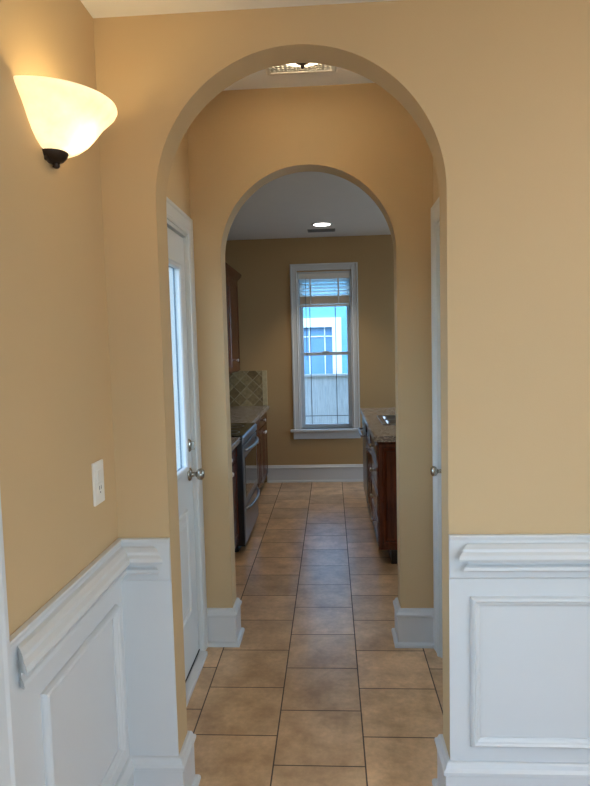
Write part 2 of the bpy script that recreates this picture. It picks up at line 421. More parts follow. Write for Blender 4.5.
wains('trim_1', 0.912, [(XL, XL+W, 1.150, YA-W, 0, 0.910), (XL, A0, YA-W, YA, 0, 0.910)],
      [((XL+W, 1.150), (XL+W, YA-W), (1, 0), 'flat', 'in', 'out', 'in', 0.051, 0), ((XL+W, YA-W), (A0, YA-W), (0, -1), 'in', 'flat', 'in', 'out', 0, 0.060)],
      [(1.292, 1.775, 0.245, 0.722, lambda u, z, d: (XL+W+d, u, z))])
wains('trim_2', 0.917, [(A1, XR, YA-W, YA, 0, 0.915)],
      [((A1, YA-W), (XR, YA-W), (0, -1), 'flat', 'flat', 'out', 'flat', 0.070, 0)],
      [(0.412, 1.36, 0.240, 0.722, lambda u, z, d: (u, YA-W-d, z)), (1.46, 2.6, 0.240, 0.722, lambda u, z, d: (u, YA-W-d, z))])

# ------------------------------------------------------------------ doors
CAS = [(0, 0), (0, 0.019), (0.012, 0.019), (0.020, 0.015), (0.060, 0.012), (0.066, 0.016), (0.074, 0.013), (0.080, 0.009), (0.080, 0)]
def knob_set(parent, x, y, z, sx, mat, q=1.0):
    """round passage knob; sx = direction it points along X"""
    k = MB().lathe([(r*q, h*q) for r, h in [(0.0001, 0), (0.031, 0), (0.032, 0.004*sx), (0.026, 0.010*sx), (0.012, 0.013*sx), (0.0105, 0.030*sx), (0.014, 0.036*sx), (0.024, 0.042*sx),
                (0.0275, 0.052*sx), (0.0265, 0.062*sx), (0.019, 0.070*sx), (0.0001, 0.072*sx)]], (x, y, z), 'X', 28)
    return k.build('door_knob', mat, parent)
# left exterior door with half glass
d1 = struct(empty('door_1', (XHL, D1a, 0)))
CF = XHL+0.001
MB().frame(D1a-0.078+0.0, D1b+0.070, 0.0, D1t+0.078, CAS, lambda u, z, d: (CF+d*0.75, u, z), True).build('casing', M['doorwhite'], d1)
jm = MB()
jm.box(XHL-0.14, XHL+0.002, D1a, D1a+0.018, 0, D1t).box(XHL-0.14, XHL+0.002, D1b-0.018, D1b, 0, D1t).box(XHL-0.14, XHL+0.002, D1a, D1b, D1t-0.018, D1t)
jm.box(XHL-0.075, XHL-0.060, D1b-0.030, D1b-0.018, 0, D1t-0.018).box(XHL-0.075, XHL-0.060, D1a+0.018, D1a+0.030, 0, D1t-0.018)
jm.build('jamb', M['doorwhite'], d1)
MB().box(XHL-0.14, XHL+0.030, D1a+0.018, D1b-0.018, 0, 0.022, 0.004).build('threshold', M['white'], d1)
sx0, sx1 = XHL-0.056, XHL-0.012           # slab
sy0, sy1, sz0, sz1 = D1a+0.021, D1b-0.021, 0.026, 2.016
gy0, gy1, gz0, gz1 = sy0+0.115, sy1-0.112, 0.955, 1.868
sl = MB()
sl.box(sx0, sx1, sy0, gy0, sz0, sz1).box(sx0, sx1, gy1, sy1, sz0, sz1).box(sx0, sx1, gy0, gy1, gz1, sz1).box(sx0, sx1, gy0, gy1, sz0, gz0)
sl.build('slab', M['doorwhite'], d1)
LF = [(-0.018, 0), (-0.018, 0.005), (-0.010, 0.011), (0.004, 0.009), (0.008, 0.003), (0.008, -0.008), (0, -0.008)]
MB().frame(gy0, gy1, gz0, gz1, LF, lambda u, z, d: (sx1+d, u, z)).build('lite_frame', M['white'], d1)
MB().box(sx1-0.014, sx1-0.010, gy0, gy1, gz0, gz1).build('glass_pane', M['pane'], d1)
MB().frame(gy0, gy1, gz0, gz1, [(0, -0.026), (0.0035, -0.026), (0.0035, -0.020), (0, -0.020)], lambda u, z, d: (sx1+d, u, z)).build('glazing_gasket', M['gasket'], d1)
RP = [(0, 0), (0.004, 0.008), (0.014, 0.010), (0.022, 0.003), (0.034, 0.002), (0.060, 0.009), (0.060, 0.0)]
for a, b in ((sy0+0.135, (sy0+sy1)/2-0.045), ((sy0+sy1)/2+0.045, sy1-0.135)):
    mb = MB().frame(a, b, 0.275, 0.770, RP, lambda u, z, d: (sx1+d, u, z)); mb.box(sx1, sx1+0.009, a+0.058, b-0.058, 0.333, 0.712)
    mb.build('raised_panel', M['doorwhite'], d1)
MB().box(sx1, sx1+0.005, sy0, sy1, 0.026, 0.033, 0.002).build('door_sweep', M['slot'], d1)
kn = knob_set(d1, sx1, sy1-0.062, 0.915, 1, M['nickel']); kn['label'] = 'satin nickel round knob'
dbm = MB().lathe([(0.0001, 0), (0.031, 0), (0.031, 0.006), (0.025, 0.013), (0.0001, 0.014)], (sx1, sy1-0.062, 1.052), 'X', 26)
dbm.box(sx1+0.012, sx1+0.032, sy1-0.067, sy1-0.057, 1.034, 1.070, 0.003)
dbm.build('deadbolt', M['nickel'], d1)
# right interior door
d2 = struct(empty('door_2', (XHR, D2a, 0)))
MB().frame(D2a-0.078, D2b+0.072, 0.0, D2t+0.082, CAS, lambda u, z, d: (XHR-d, u, z), True).build('casing', M['doorwhite'], d2)
MB().box(XHR-0.001, XHR+0.12, D2a, D2a+0.018, 0, D2t).box(XHR-0.001, XHR+0.12, D2b-0.018, D2b, 0, D2t).box(XHR-0.001, XHR+0.12, D2a, D2b, D2t-0.018, D2t).build('jamb', M['doorwhite'], d2)
MB().box(XHR+0.008, XHR+0.044, D2a+0.021, D2b-0.021, 0.012, D2t-0.021, 0.002).build('slab', M['doorwhite'], d2)
for a, b, c, d in ((D2a+0.13, 2.385, 0.25, 0.80), (2.465, D2b-0.13, 0.25, 0.80), (D2a+0.13, 2.385, 1.0, 1.88), (2.465, D2b-0.13, 1.0, 1.88)):
    MB().frame(a, b, c, d, RP, lambda u, z, q: (XHR+0.008-q, u, z)).build('raised_panel', M['doorwhite'], d2)
kn = knob_set(d2, XHR+0.008, D2b-0.080, 0.918, -1, M['nickel'], 0.85); kn['label'] = 'satin nickel round knob'
# doorway at the photographer's left elbow: only its casing shows, glazed slab added for light
d3 = struct(empty('door_3', (XL, D3a, 0)))
MB().frame(D3a-0.084, D3b+0.086, 0.0, D3t+0.085, [(o, d*1.15) for o, d in CAS], lambda u, z, d: (XL+d, u, z), True).build('casing', M['white'], d3)
MB().box(XL-0.12, XL+0.001, D3a, D3a+0.018, 0, D3t).box(XL-0.12, XL+0.001, D3b-0.018, D3b, 0, D3t).box(XL-0.12, XL+0.001, D3a, D3b, D3t-0.018, D3t).build('jamb', M['white'], d3)
sb = MB(); xa, xb = XL-0.06, XL-0.02
sb.box(xa, xb, D3a+0.02, D3a+0.12, 0.01, D3t-0.02).box(xa, xb, D3b-0.12, D3b-0.02, 0.01, D3t-0.02).box(xa, xb, D3a+0.12, D3b-0.12, 0.01, 0.26).box(xa, xb, D3a+0.12, D3b-0.12, D3t-0.14, D3t-0.02)
sb.build('slab', M['white'], d3)
MB().box(XL-0.042, XL-0.038, D3a+0.12, D3b-0.12, 0.26, D3t-0.14).build('glass_pane', M['pane'], d3)

# ------------------------------------------------------------------ kitchen window
w1 = struct(empty('window_1', (0, YK, WZ0)))
WC = [(0, 0), (0, 0.020), (0.014, 0.022), (0.020, 0.016), (0.058, 0.014), (0.064, 0.018), (0.072, 0.014), (0.072, 0)]
MB().frame(WX0-0.072, WX1+0.066, WZ0-0.01, WZ1+0.085, WC, lambda u, z, d: (u, YK-d, z), True).build('casing', M['white'], w1)
jb = MB()
jb.box(WX0, WX0+0.016, YK-0.002, YK+0.14, WZ0, WZ1).box(WX1-0.016, WX1, YK-0.002, YK+0.14, WZ0, WZ1).box(WX0, WX1, YK-0.002, YK+0.14, WZ1-0.016, WZ1)
jb.build('jamb', M['white'], w1)
MB().box(WX0-0.108, WX1+0.095, YK-0.050, YK, WZ0-0.028, WZ0, 0.005).box(WX0, WX1, YK, YK+0.14, WZ0-0.028, WZ0).build('stool', M['white'], w1)
MB().box(WX0-0.075, WX1+0.070, YK-0.018, YK, WZ0-0.110, WZ0-0.028, 0.003).build('apron', M['white'], w1)
def sash(name, z0, z1, y0, stile, rail_b, rail_t):
    a, b = WX0+0.016, WX1-0.016
    mb = MB().box(a, a+stile, y0, y0+0.032, z0, z1, 0.003).box(b-stile, b, y0, y0+0.032, z0, z1, 0.003)
    mb.box(a+stile-0.002, b-stile+0.002, y0, y0+0.032, z0, z0+rail_b, 0.003).box(a+stile-0.002, b-stile+0.002, y0, y0+0.032, z1-rail_t, z1, 0.003)
    s = mb.build(name, M['sash'], w1)
    MB().box(a+stile, b-stile, y0+0.014, y0+0.017, z0+rail_b, z1-rail_t).build('glass_pane', M['pane'], s)
    return s, a+stile, b-stile
s1, ga, gb = sash('lower_sash', WZ0+0.001, 1.432, YK+0.052, 0.040, 0.046, 0.034)
mb = MB()
for x in (-0.222, 0.058): mb.box(x-0.004, x+0.004, YK+0.060, YK+0.066, WZ0+0.046, 1.40)
for z in (0.728,): mb.box(ga, gb, YK+0.060, YK+0.066, z-0.004, z+0.004)
mb.build('grille_bars', M['muntin'], s1)
s2, ga, gb = sash('upper_sash', 1.400, WZ1-0.016, YK+0.088, 0.040, 0.034, 0.045)
mb = MB()
for x in (-0.222, 0.058): mb.box(x-0.004, x+0.004, YK+0.096, YK+0.102, 1.434, WZ1-0.05)
mb.box(ga, gb, YK+0.096, YK+0.102, 2.14, 2.148)
mb.build('grille_bars', M['muntin'], s2)
MB().box(-0.09, -0.02, YK+0.040, YK+0.054, 1.430, 1.446, 0.003).build('sash_lock', M['sash'], w1)

# blind, half raised
bl = tag(empty('window_blind', (0, YK+0.02, WZ1)), 'white horizontal slat blind pulled up at the top of the kitchen window', 'blind')
ba, bb = WX0+0.020, WX1-0.020
MB().box(ba, bb, YK+0.002, YK+0.044, WZ1-0.080, WZ1-0.018, 0.004).build('valance', M['blind'], bl)
sm = MB()
for i in range(5):
    z = 2.205-i*0.039
    t = bmesh.new(); vs = []
    for k in range(5):
        q = -1+k*0.5
        for x in (ba+0.006, bb-0.006): vs.append(t.verts.new((x, YK+0.024+q*0.018, z-0.015*q+0.003*(1-q*q))))
    for k in range(4): t.faces.new([vs[2*k], vs[2*k+1], vs[2*k+3], vs[2*k+2]])
    bmesh.ops.solidify(t, geom=list(t.faces), thickness=0.0028)
    sm.join(t)
sm.build('open_slats', M['slat'], bl)
sm = MB()
for i in range(14): sm.box(ba+0.006, bb-0.006, YK+0.001, YK+0.047, 1.958+i*0.0062, 1.958+i*0.0062+0.0046, 0.001, 1)
sm.build('gathered_slats', M['blindstack'], bl)['label'] = 'cream stack of gathered slats'
MB().box(ba+0.004, bb-0.004, YK+0.001, YK+0.047, 1.928, 1.953, 0.004).build('bottom_rail', M['blind'], bl)
for x in (WX0+0.145, WX1-0.145):
    MB().box(x-0.008, x+0.008, YK-0.0015, YK+0.0005, 1.93, WZ1-0.08).build('ladder_tape', M['blind'], bl)
MB().tube([(WX0+0.092, YK-0.004, WZ1-0.07), (WX0+0.092, YK-0.005, 1.35)], 0.0028, 8).build('tilt_wand', M['cord'], bl)

# ------------------------------------------------------------------ unseen windows beside and behind the photographer, added for daylight
def added_side_window(name, axis, at, a, b, z0, z1, sgn):
    w = struct(empty(name, (at, a, z0) if axis == 'X' else (a, at, z0)))
    mp = (lambda u, z, d: (at-sgn*d, u, z)) if axis == 'X' else (lambda u, z, d: (u, at-sgn*d, z))
    MB().frame(a-0.08, b+0.08, z0-0.08, z1+0.08, WC, mp).build('casing', M['white'], w)
    fm = [(0, -0.03), (0.05, -0.03), (0.05, -0.07), (0, -0.07)]
    MB().frame(a, b, z0, z1, fm, mp).build('sash', M['sash'], w)
    c = (a+b)/2; q0 = mp(c-0.03, z0+0.05, -0.03); q1 = mp(c+0.03, z1-0.05, -0.07)
    MB().box(q0[0], q1[0], q0[1], q1[1], q0[2], q1[2]).build('mullion', M['sash'], w)
    for u0, u1 in ((a+0.05, c-0.03), (c+0.03, b-0.05)):
        q0, q1 = mp(u0, z0+0.05, -0.048), mp(u1, z1-0.05, -0.052)
        MB().box(q0[0], q1[0], q0[1], q1[1], q0[2], q1[2]).build('glass_pane', M['pane'], w)
added_side_window('window_2_added', 'X', XR, *wr, 1)
added_side_window('window_3_added', 'Y', YR, *wb, -1)
added_side_window('window_4_added', 'X', XKR, *kr, 1)

# ------------------------------------------------------------------ sconce
SY, SZ = 1.502, 2.107
sc = tag(empty('wall_sconce', (XL, SY, 1.94)), 'lit alabaster glass half-bowl sconce on the tan left wall', 'wall light')
outer = [(0.035, -0.118), (0.052, -0.114), (0.074, -0.103), (0.093, -0.088), (0.109, -0.070), (0.121, -0.054), (0.133, -0.039), (0.148, -0.024), (0.160, -0.012), (0.164, -0.004), (0.163, 0.001), (0.160, 0.002)]
inner = [(r-0.006, z+0.003) for r, z in reversed(outer[:-1])]
MB().lathe(outer+inner, (XL+0.002, SY, SZ), 'Z', 40, -PI/2, PI/2).build('glass_shade', M['sconceglass'], sc)
cup = MB().lathe([(0.001, -0.141), (0.014, -0.140), (0.026, -0.135), (0.034, -0.127), (0.038, -0.118), (0.038, -0.114), (0.034, -0.111), (0.001, -0.111)], (XL+0.008, SY-0.004, SZ), 'Z', 32)
cu = cup.build('metal_cup', M['bronze'], sc); cu['label'] = 'dark bronze cup'
MB().lathe([(0.001, -0.152), (0.006, -0.151), (0.009, -0.148), (0.007, -0.144), (0.012, -0.138), (0.001, -0.138)], (XL+0.014, SY, SZ), 'Z', 20).build('finial', M['bronze'], cu)
MB().box(XL, XL+0.010, SY-0.035, SY+0.035, SZ-0.140, SZ-0.030, 0.003).build('back_plate', M['bronze'], sc)
MB().lathe([(0.001, 0.0), (0.011, 0.0), (0.012, 0.02), (0.02, 0.035), (0.022, 0.05), (0.016, 0.065), (0.001, 0.072)], (XL+0.062, SY, SZ-0.108), 'Z', 20).build('bulb', M['bulb'], sc)

# ------------------------------------------------------------------ switch plate
sw = tag(empty('wall_switch', (XL, 1.694, 1.122)), 'white switch and outlet plate on the left wall above the chair rail', 'wall switch')
MB().box(XL, XL+0.007, 1.657, 1.731, 1.060, 1.184, 0.003).build('cover_plate', M['plate'], sw)
MB().box(XL+0.005, XL+0.0095, 1.677, 1.711, 1.126, 1.160, 0.0015).build('rocker', M['plate'], sw)
ou = MB().box(XL+0.005, XL+0.0088, 1.677, 1.711, 1.086, 1.122, 0.0015).build('outlet', M['plate'], sw)
MB().box(XL+0.0085, XL+0.0091, 1.686, 1.689, 1.102, 1.113).box(XL+0.0085, XL+0.0091, 1.699, 1.702, 1.102, 1.113).box(XL+0.0085, XL+0.0091, 1.692, 1.696, 1.091, 1.096).build('outlet_slot', M['slot'], ou)

# ------------------------------------------------------------------ hall ceiling light and vent
HX, HY = -0.088, 2.46
HB = ZH+0.014
hl = tag(empty('ceiling_light', (HX, HY, ZH)), 'lit frosted bowl ceiling light with dark finial between the two arches', 'ceiling light')
MB().lathe([(0.001, 0), (0.085, 0), (0.085, -0.010), (0.06, -0.026), (0.012, -0.030), (0.010, -0.060), (0.001, -0.060)], (HX, HY, ZH), 'Z', 32).build('canopy', M['bronze'], hl)
o = [(0.150, -0.052), (0.146, -0.064), (0.125, -0.084), (0.095, -0.100), (0.058, -0.112), (0.012, -0.118)]
MB().lathe(o + [(r-0.004 if r > 0.02 else r, z+0.005) for r, z in reversed(o)], (HX, HY, HB), 'Z', 40).build('glass_bowl', M['bowlglass'], hl)
MB().lathe([(0.001, -0.150), (0.006, -0.147), (0.009, -0.141), (0.006, -0.136), (0.014, -0.131), (0.026, -0.126), (0.034, -0.118), (0.030, -0.113), (0.001, -0.110)], (HX, HY, HB), 'Z', 24).build('finial', M['bronze'], hl)
hv = tag(empty('ceiling_vent', (-0.115, 2.76, ZH)), 'perforated return air grille on the hall ceiling', 'vent')
vm = MB().frame(-0.26, 0.05, 2.60, 2.80, [(0, 0), (0.004, 0.008), (0.018, 0.008), (0.022, 0.003), (0.022, 0)], lambda u, z, d: (u, z, ZH-d)).build('grille_frame', M['ventmetal'], hv)
vm = MB()
for i in range(14):
    x = -0.238 + i*0.0205; vm.box(x, x+0.008, 2.622, 2.778, ZH-0.005, ZH)
for j in range(8):
    y = 2.622 + j*0.0205; vm.box(-0.240, 0.030, y, y+0.008, ZH-0.005, ZH)
vm.build('grille_lattice', M['ventmetal'], hv)
MB().box(-0.240, 0.030, 2.622, 2.778, ZH-0.001, ZH).build('duct_opening', M['ventgrey'], hv)

# ------------------------------------------------------------------ kitchen ceiling light and vent
KX, KY = -0.060, 5.95
rl = tag(empty('recessed_downlight', (KX, KY, ZK)), 'lit round recessed downlight in the kitchen ceiling near the window', 'ceiling light')
MB().lathe([(0.082, -0.003), (0.086, -0.007), (0.104, -0.005), (0.106, 0.0), (0.082, 0.0)], (KX, KY, ZK), 'Z', 36).build('trim_ring', M['white'], rl)
MB().lathe([(0.0005, -0.004), (0.083, -0.004), (0.083, 0.0)], (KX, KY, ZK), 'Z', 36).build('lens', M['lens'], rl)
kv = tag(empty('ceiling_vent', (-0.06, 6.25, ZK)), 'grey slotted supply vent in the kitchen ceiling behind the downlight', 'vent')
MB().frame(-0.21, 0.07, 6.19, 6.32, [(0, 0), (0.004, 0.007), (0.016, 0.007), (0.02, 0.0)], lambda u, z, d: (u, z, ZK-d)).build('grille_frame', M['ventgrey'], kv)
vm = MB()
for j in range(6): vm.box(-0.19, 0.05, 6.210+j*0.016, 6.218+j*0.016, ZK-0.006, ZK)
vm.build('louvre_slats', M['ventgrey'], kv)
MB().box(-0.19, 0.05, 6.21, 6.30, ZK-0.0012, ZK).build('duct_opening', M['slot'], kv)

# ------------------------------------------------------------------ cabinets
def front_panel(name, parent, x, sx, y0, y1, z0, z1, raised=True):
    """overlay door or drawer front lying in the plane X = x, facing sx"""
    mb = MB().box(x, x+sx*0.018, y0, y1, z0, z1, 0.003)
    if raised:
        prof = [(0.050, 0.017), (0.054, 0.021), (0.062, 0.021), (0.070, 0.017)] if min(y1-y0, z1-z0) > 0.2 else [(0.018, 0.017), (0.022, 0.021), (0.028, 0.021), (0.034, 0.017)]
        mb.frame(y0, y1, z0, z1, prof, lambda u, z, d: (x+sx*d, u, z))
    return mb.build(name, M['wood'], parent)
def knob(parent, x, sx, y, z, mat=None):
    return MB().lathe([(0.0001, 0), (0.008, 0), (0.006, 0.008*sx), (0.008, 0.014*sx), (0.0155, 0.020*sx), (0.0155, 0.025*sx), (0.010, 0.030*sx), (0.0001, 0.031*sx)], (x, y, z), 'X', 16).build('knob', mat or M['knob'], parent)
ZC = 0.862      # left counter
LX = -0.722     # left cabinet boxes' face
def base_cabinet(label, y0, y1, x_back, x_face, sx, ztop, layout, kick=0.10):
    c = tag(empty('base_cabinet', ((x_back+x_face)/2, (y0+y1)/2, 0)), label, 'cabinet')
    MB().box(x_back, x_face-sx*0.018, y0, y1, kick, ztop).build('body', M['wood'], c)
    MB().box(x_back, x_face-sx*0.085, y0, y1, 0, kick).build('toe_kick', M['darkwood'], c)
    for kind, a, b, z0, z1, ky, kz in layout:
        f = front_panel(kind, c, x_face-sx*0.018, sx, a, b, z0, z1)
        if ky is not None: knob(f, x_face+sx*0.002, sx, ky, kz)
    return c
g = 0.004
LN = -0.690     # the near run stands a little further out
base_cabinet('dark cherry base cabinet on the near side of the range', 3.50, 4.290, XKL+0.004, LN, 1, ZC-0.042,
             [('drawer', 3.50+g, 4.290-g, 0.700, ZC-0.048, 3.885, 0.768), ('door', 3.50+g, 3.892, 0.112, 0.690, 3.862, 0.665), ('door', 3.898, 4.290-g, 0.112, 0.690, 3.930, 0.665)])
base_cabinet('cherry base cabinet right beside the far edge of the range', 5.066, 5.62, XKL+0.004, LX, 1, ZC-0.042,
             [('drawer', 5.066+g, 5.62-g, 0.700, ZC-0.048, 5.34, 0.760), ('door', 5.066+g, 5.62-g, 0.112, 0.690, 5.565, 0.622)])
base_cabinet('narrow cherry base cabinet between two wider ones beyond the range', 5.62, 5.90, XKL+0.004, LX, 1, ZC-0.042,
             [('door', 5.62+g, 5.90-g, 0.112, ZC-0.048, None, None)])
base_cabinet('cherry base cabinet with drawer over two doors in the far left kitchen corner', 5.90, YK-0.004, XKL+0.004, LX, 1, ZC-0.042,
             [('drawer', 5.90+g, 6.615, 0.690, ZC-0.048, 6.26, 0.745), ('door', 5.90+g, 6.262, 0.112, 0.680, 6.232, 0.618), ('door', 6.268, 6.615, 0.112, 0.680, 6.298, 0.618)])
def counter(label, y0, y1, x0, x1, z1):
    o = MB().box(x0, x1, y0, y1, z1-0.040, z1, 0.006, 3).build('countertop', M['granite'])
    return tag(o, label, 'countertop')
counter('grey granite countertop on the near side of the range', 3.48, 4.288, XKL+0.004, -0.662, ZC)
counter('grey granite countertop between the range and the far corner', 5.068, YK-0.004, XKL+0.004, -0.692, ZC)

# backsplash
bs = tag(empty('backsplash', (XKL, YK, ZC)), 'tan diagonal stone tile backsplash in the far left kitchen corner', 'backsplash')
MB().box(XKL+0.009, -0.760, YK-0.010, YK, ZC+0.001, 1.248).build('back_tiles', M['backsplash'], bs)
MB().box(-0.760, -0.708, YK-0.012, YK, ZC+0.001, 1.248, 0.002).build('border_tiles', M['bordertile'], bs)
so = MB().box(XKL+0.0005, XKL+0.008, 3.48, YK-0.012, ZC+0.001, 1.245).build('backsplash', M['backsplash'])
tag(so, 'stone tile backsplash along the left wall behind the range', 'backsplash')

# upper cabinet
uc = tag(empty('upper_cabinet', (XKL, 6.2, 1.25)), 'cherry wall cabinet with crown over the far left counter', 'cabinet')
UF = -0.994
MB().box(XKL+0.002, UF-0.018, 5.30, YK-0.014, 1.250, 2.235).build('body', M['wood'], uc)
for a, b, ky in ((5.304, 5.975, 5.36), (5.981, YK-0.05, 6.30)):
    f = front_panel('door', uc, UF-0.018, 1, a, b, 1.258, 2.225)
    knob(f, UF+0.002, 1, ky, 1.375)
CRP = [(0, 2.215), (0.010, 2.215), (0.016, 2.232), (0.030, 2.245), (0.052, 2.268), (0.058, 2.285), (0.058, 2.296), (0, 2.296)]
MB().mold((UF-0.018, YK-0.014), (UF-0.018, 5.30), (1, 0), CRP, 'flat', 'out').mold((UF-0.018, 5.30), (XKL+0.002, 5.30), (0, -1), CRP, 'out', 'flat').build('crown_moulding', M['wood'], uc)
MB().box(XKL+0.002, UF-0.018, 5.30, YK-0.014, 2.235, 2.290).build('cabinet_top', M['wood'], uc)

# ------------------------------------------------------------------ range
RX, R0, R1 = -0.644, 4.294, 5.062
rg = tag(empty('kitchen_range', ((XKL+RX)/2, (R0+R1)/2, 0)), 'stainless steel range with black sides between the left cabinets', 'range')
MB().box(XKL+0.02, RX-0.009, R0, R1, 0.055, 0.835, 0.004).build('body', M['black'], rg)
for y in (R0+0.05, R1-0.05):
    for x in (XKL+0.1, RX-0.09): MB().lathe([(0.001, 0), (0.018, 0), (0.018, 0.01), (0.012, 0.015), (0.012, 0.06)], (x, y, 0), 'Z', 14).build('foot', M['black'], rg)
ck = MB().box(XKL+0.02, RX-0.005, R0, R1, 0.836, 0.868, 0.006, 3).build('cooktop', M['blackglass'], rg)
for x, y, r in ((-0.80, 4.50, 0.10), (-0.80, 4.86, 0.08), (-1.06, 4.50, 0.08), (-1.06, 4.86, 0.10)):
    MB().lathe([(r-0.004, 0), (r, 0.0008), (r+0.004, 0)], (x, y, 0.8682), 'Z', 36).build('burner_ring', M['ventgrey'], ck)
MB().box(XKL+0.02, XKL+0.075, R0, R1, 0.868, 1.04, 0.008).build('backguard', M['steel'], rg)
# sloping stainless front lip, control band, oven door, drawer
t = bmesh.new()
pr = [(RX-0.005, 0.862), (RX+0.006, 0.854), (RX+0.006, 0.812), (RX-0.004, 0.803), (RX-0.008, 0.803), (RX-0.008, 0.862)]
a = [t.verts.new((x, R0, z)) for x, z in pr]; b = [t.verts.new((x, R1, z)) for x, z in pr]
for i in range(6):
    j = (i+1) % 6; t.faces.new([a[i], a[j], b[j], b[i]])
t.faces.new(a); t.faces.new(list(reversed(b)))
mb = MB(); mb.join(t); mb.build('front_panel', M['steel'], rg)
od = MB().box(RX-0.008, RX, R0+0.004, R1-0.004, 0.345, 0.792, 0.003).build('oven_door', M['steel'], rg)
MB().box(RX-0.004, RX+0.003, R0+0.060, R1-0.060, 0.400, 0.700, 0.002).build('oven_glass', M['blackglass'], od)
def bowed(y0, y1, x, z, bow, n=14): return [(x+bow*math.sin(PI*i/n)**0.6, y0+(y1-y0)*i/n, z) for i in range(n+1)]
MB().tube(bowed(R0+0.05, R1-0.05, RX, 0.752, 0.040), 0.012, 12).build('oven_handle', M['steel'], od)
dr = MB().box(RX-0.008, RX-0.001, R0+0.004, R1-0.004, 0.075, 0.335, 0.003).build('drawer', M['steel'], rg)
MB().tube(bowed(R0+0.05, R1-0.05, RX-0.002, 0.318, 0.040), 0.011, 12).build('drawer_handle', M['steel'], dr)
MB().box(XKL+0.05, RX-0.06, R0+0.012, R1-0.012, 0.012, 0.058).build('kick_plate', M['black'], rg)

# ------------------------------------------------------------------ peninsula
PX, P0, P1, ZP = 0.300, 4.072, 5.880, 0.890
PB = 0.98
pc = base_cabinet('cherry peninsula cabinet nearest the arch with grooved end panel', P0+0.02, 4.74, PB, PX, -1, ZP-0.042,
    [('drawer', P0+0.03, 4.736, 0.690, ZP-0.052, 4.42, 0.765), ('drawer', P0+0.03, 4.736, 0.490, 0.682, 4.42, 0.586),
     ('drawer', P0+0.03, 4.736, 0.300, 0.482, 4.42, 0.391), ('drawer', P0+0.03, 4.736, 0.112, 0.292, 4.42, 0.205)])
# raised end panel with stiles and vertical grooves, facing the arch
mb = MB().box(PX, PB, P0, P0+0.022, 0.100, ZP-0.042, 0.002)
EP = [(0.004, 0.0), (0.008, 0.012), (0.030, 0.013), (0.036, 0.004), (0.044, 0.003), (0.052, 0.012), (0.058, 0.006), (0.062, 0.000)]
for a, b in ((PX, PX+0.19), (PX+0.19, PX+0.38), (PX+0.38, PB)):
    mb.frame(a, b, 0.115, ZP-0.05, EP, lambda u, z, d: (u, P0-d, z))
mb.build('end_panel', M['wood'], pc)
MB().box(PX+0.085, PB, P0+0.004, P0+0.022, 0, 0.100).build('end_kick', M['darkwood'], pc)
base_cabinet('cherry sink base cabinet in the middle of the peninsula', 4.74, 5.255, PB, PX, -1, ZP-0.25,
    [('door', 4.744, 4.995, 0.112, 0.690, 4.955, 0.63), ('door', 5.000, 5.251, 0.112, 0.690, 5.04, 0.63), ('drawer', 4.744, 5.251, 0.700, ZP-0.052, None, None)])
dw = tag(empty('dishwasher', (0.6, 5.56, 0)), 'dark dishwasher at the far end of the peninsula', 'dishwasher')
MB().box(PX+0.03, PB, 5.259, 5.868, 0.02, ZP-0.043).build('body', M['black'], dw)
dd = MB().box(PX-0.008, PX+0.028, 5.262, 5.865, 0.112, 0.735, 0.005).build('door', M['steel'], dw)
MB().tube([(PX-0.008, 5.32, 0.700), (PX-0.045, 5.33, 0.700), (PX-0.045, 5.80, 0.700), (PX-0.008, 5.81, 0.700)], 0.010, 10).build('handle', M['steel'], dd)
MB().box(PX-0.010, PX+0.028, 5.262, 5.865, 0.740, ZP-0.046, 0.005).build('control_panel', M['black'], dw)
MB().box(PX+0.07, PX+0.10, 5.262, 5.865, 0.0, 0.100).build('kick_plate', M['black'], dw)
# counter with a sink cut-out
SX0, SX1, SY0, SY1 = 0.400, 0.86, 4.62, 5.19
cx0, cx1, cy0, cy1 = 0.276, 1.30, P0-0.028, P1+0.012
mb = MB(); zb, zt = ZP-0.040, ZP
xs, ys = [cx0, SX0, SX1, cx1], [cy0, SY0, SY1, cy1]
for z in (zb, zt):
    for i in range(3):
        for j in range(3):
            if (i, j) != (1, 1): mb.face([(xs[i], ys[j], z), (xs[i+1], ys[j], z), (xs[i+1], ys[j+1], z), (xs[i], ys[j+1], z)])
for R_ in ((cx0, cx1, cy0, cy1), (SX0, SX1, SY0, SY1)):
    q = [(R_[0], R_[2]), (R_[1], R_[2]), (R_[1], R_[3]), (R_[0], R_[3])]
    for k in range(4):
        a, b = q[k], q[(k+1) % 4]; mb.face([(*a, zb), (*b, zb), (*b, zt), (*a, zt)])
pk = mb.build('countertop', M['granite'])
bv = pk.modifiers.new('edge', 'BEVEL'); bv.width = 0.006; bv.segments = 3; bv.limit_method = 'ANGLE'
tag(pk, 'speckled granite peninsula countertop with the sink set into it', 'countertop')
MB().box(1.0, 1.28, P0, P0+0.02, 0, ZP-0.04).build('support_panel', M['wood'], pc)
sk = tag(empty('kitchen_sink', (0.63, 4.9, ZP)), 'stainless drop-in sink in the peninsula countertop', 'sink')
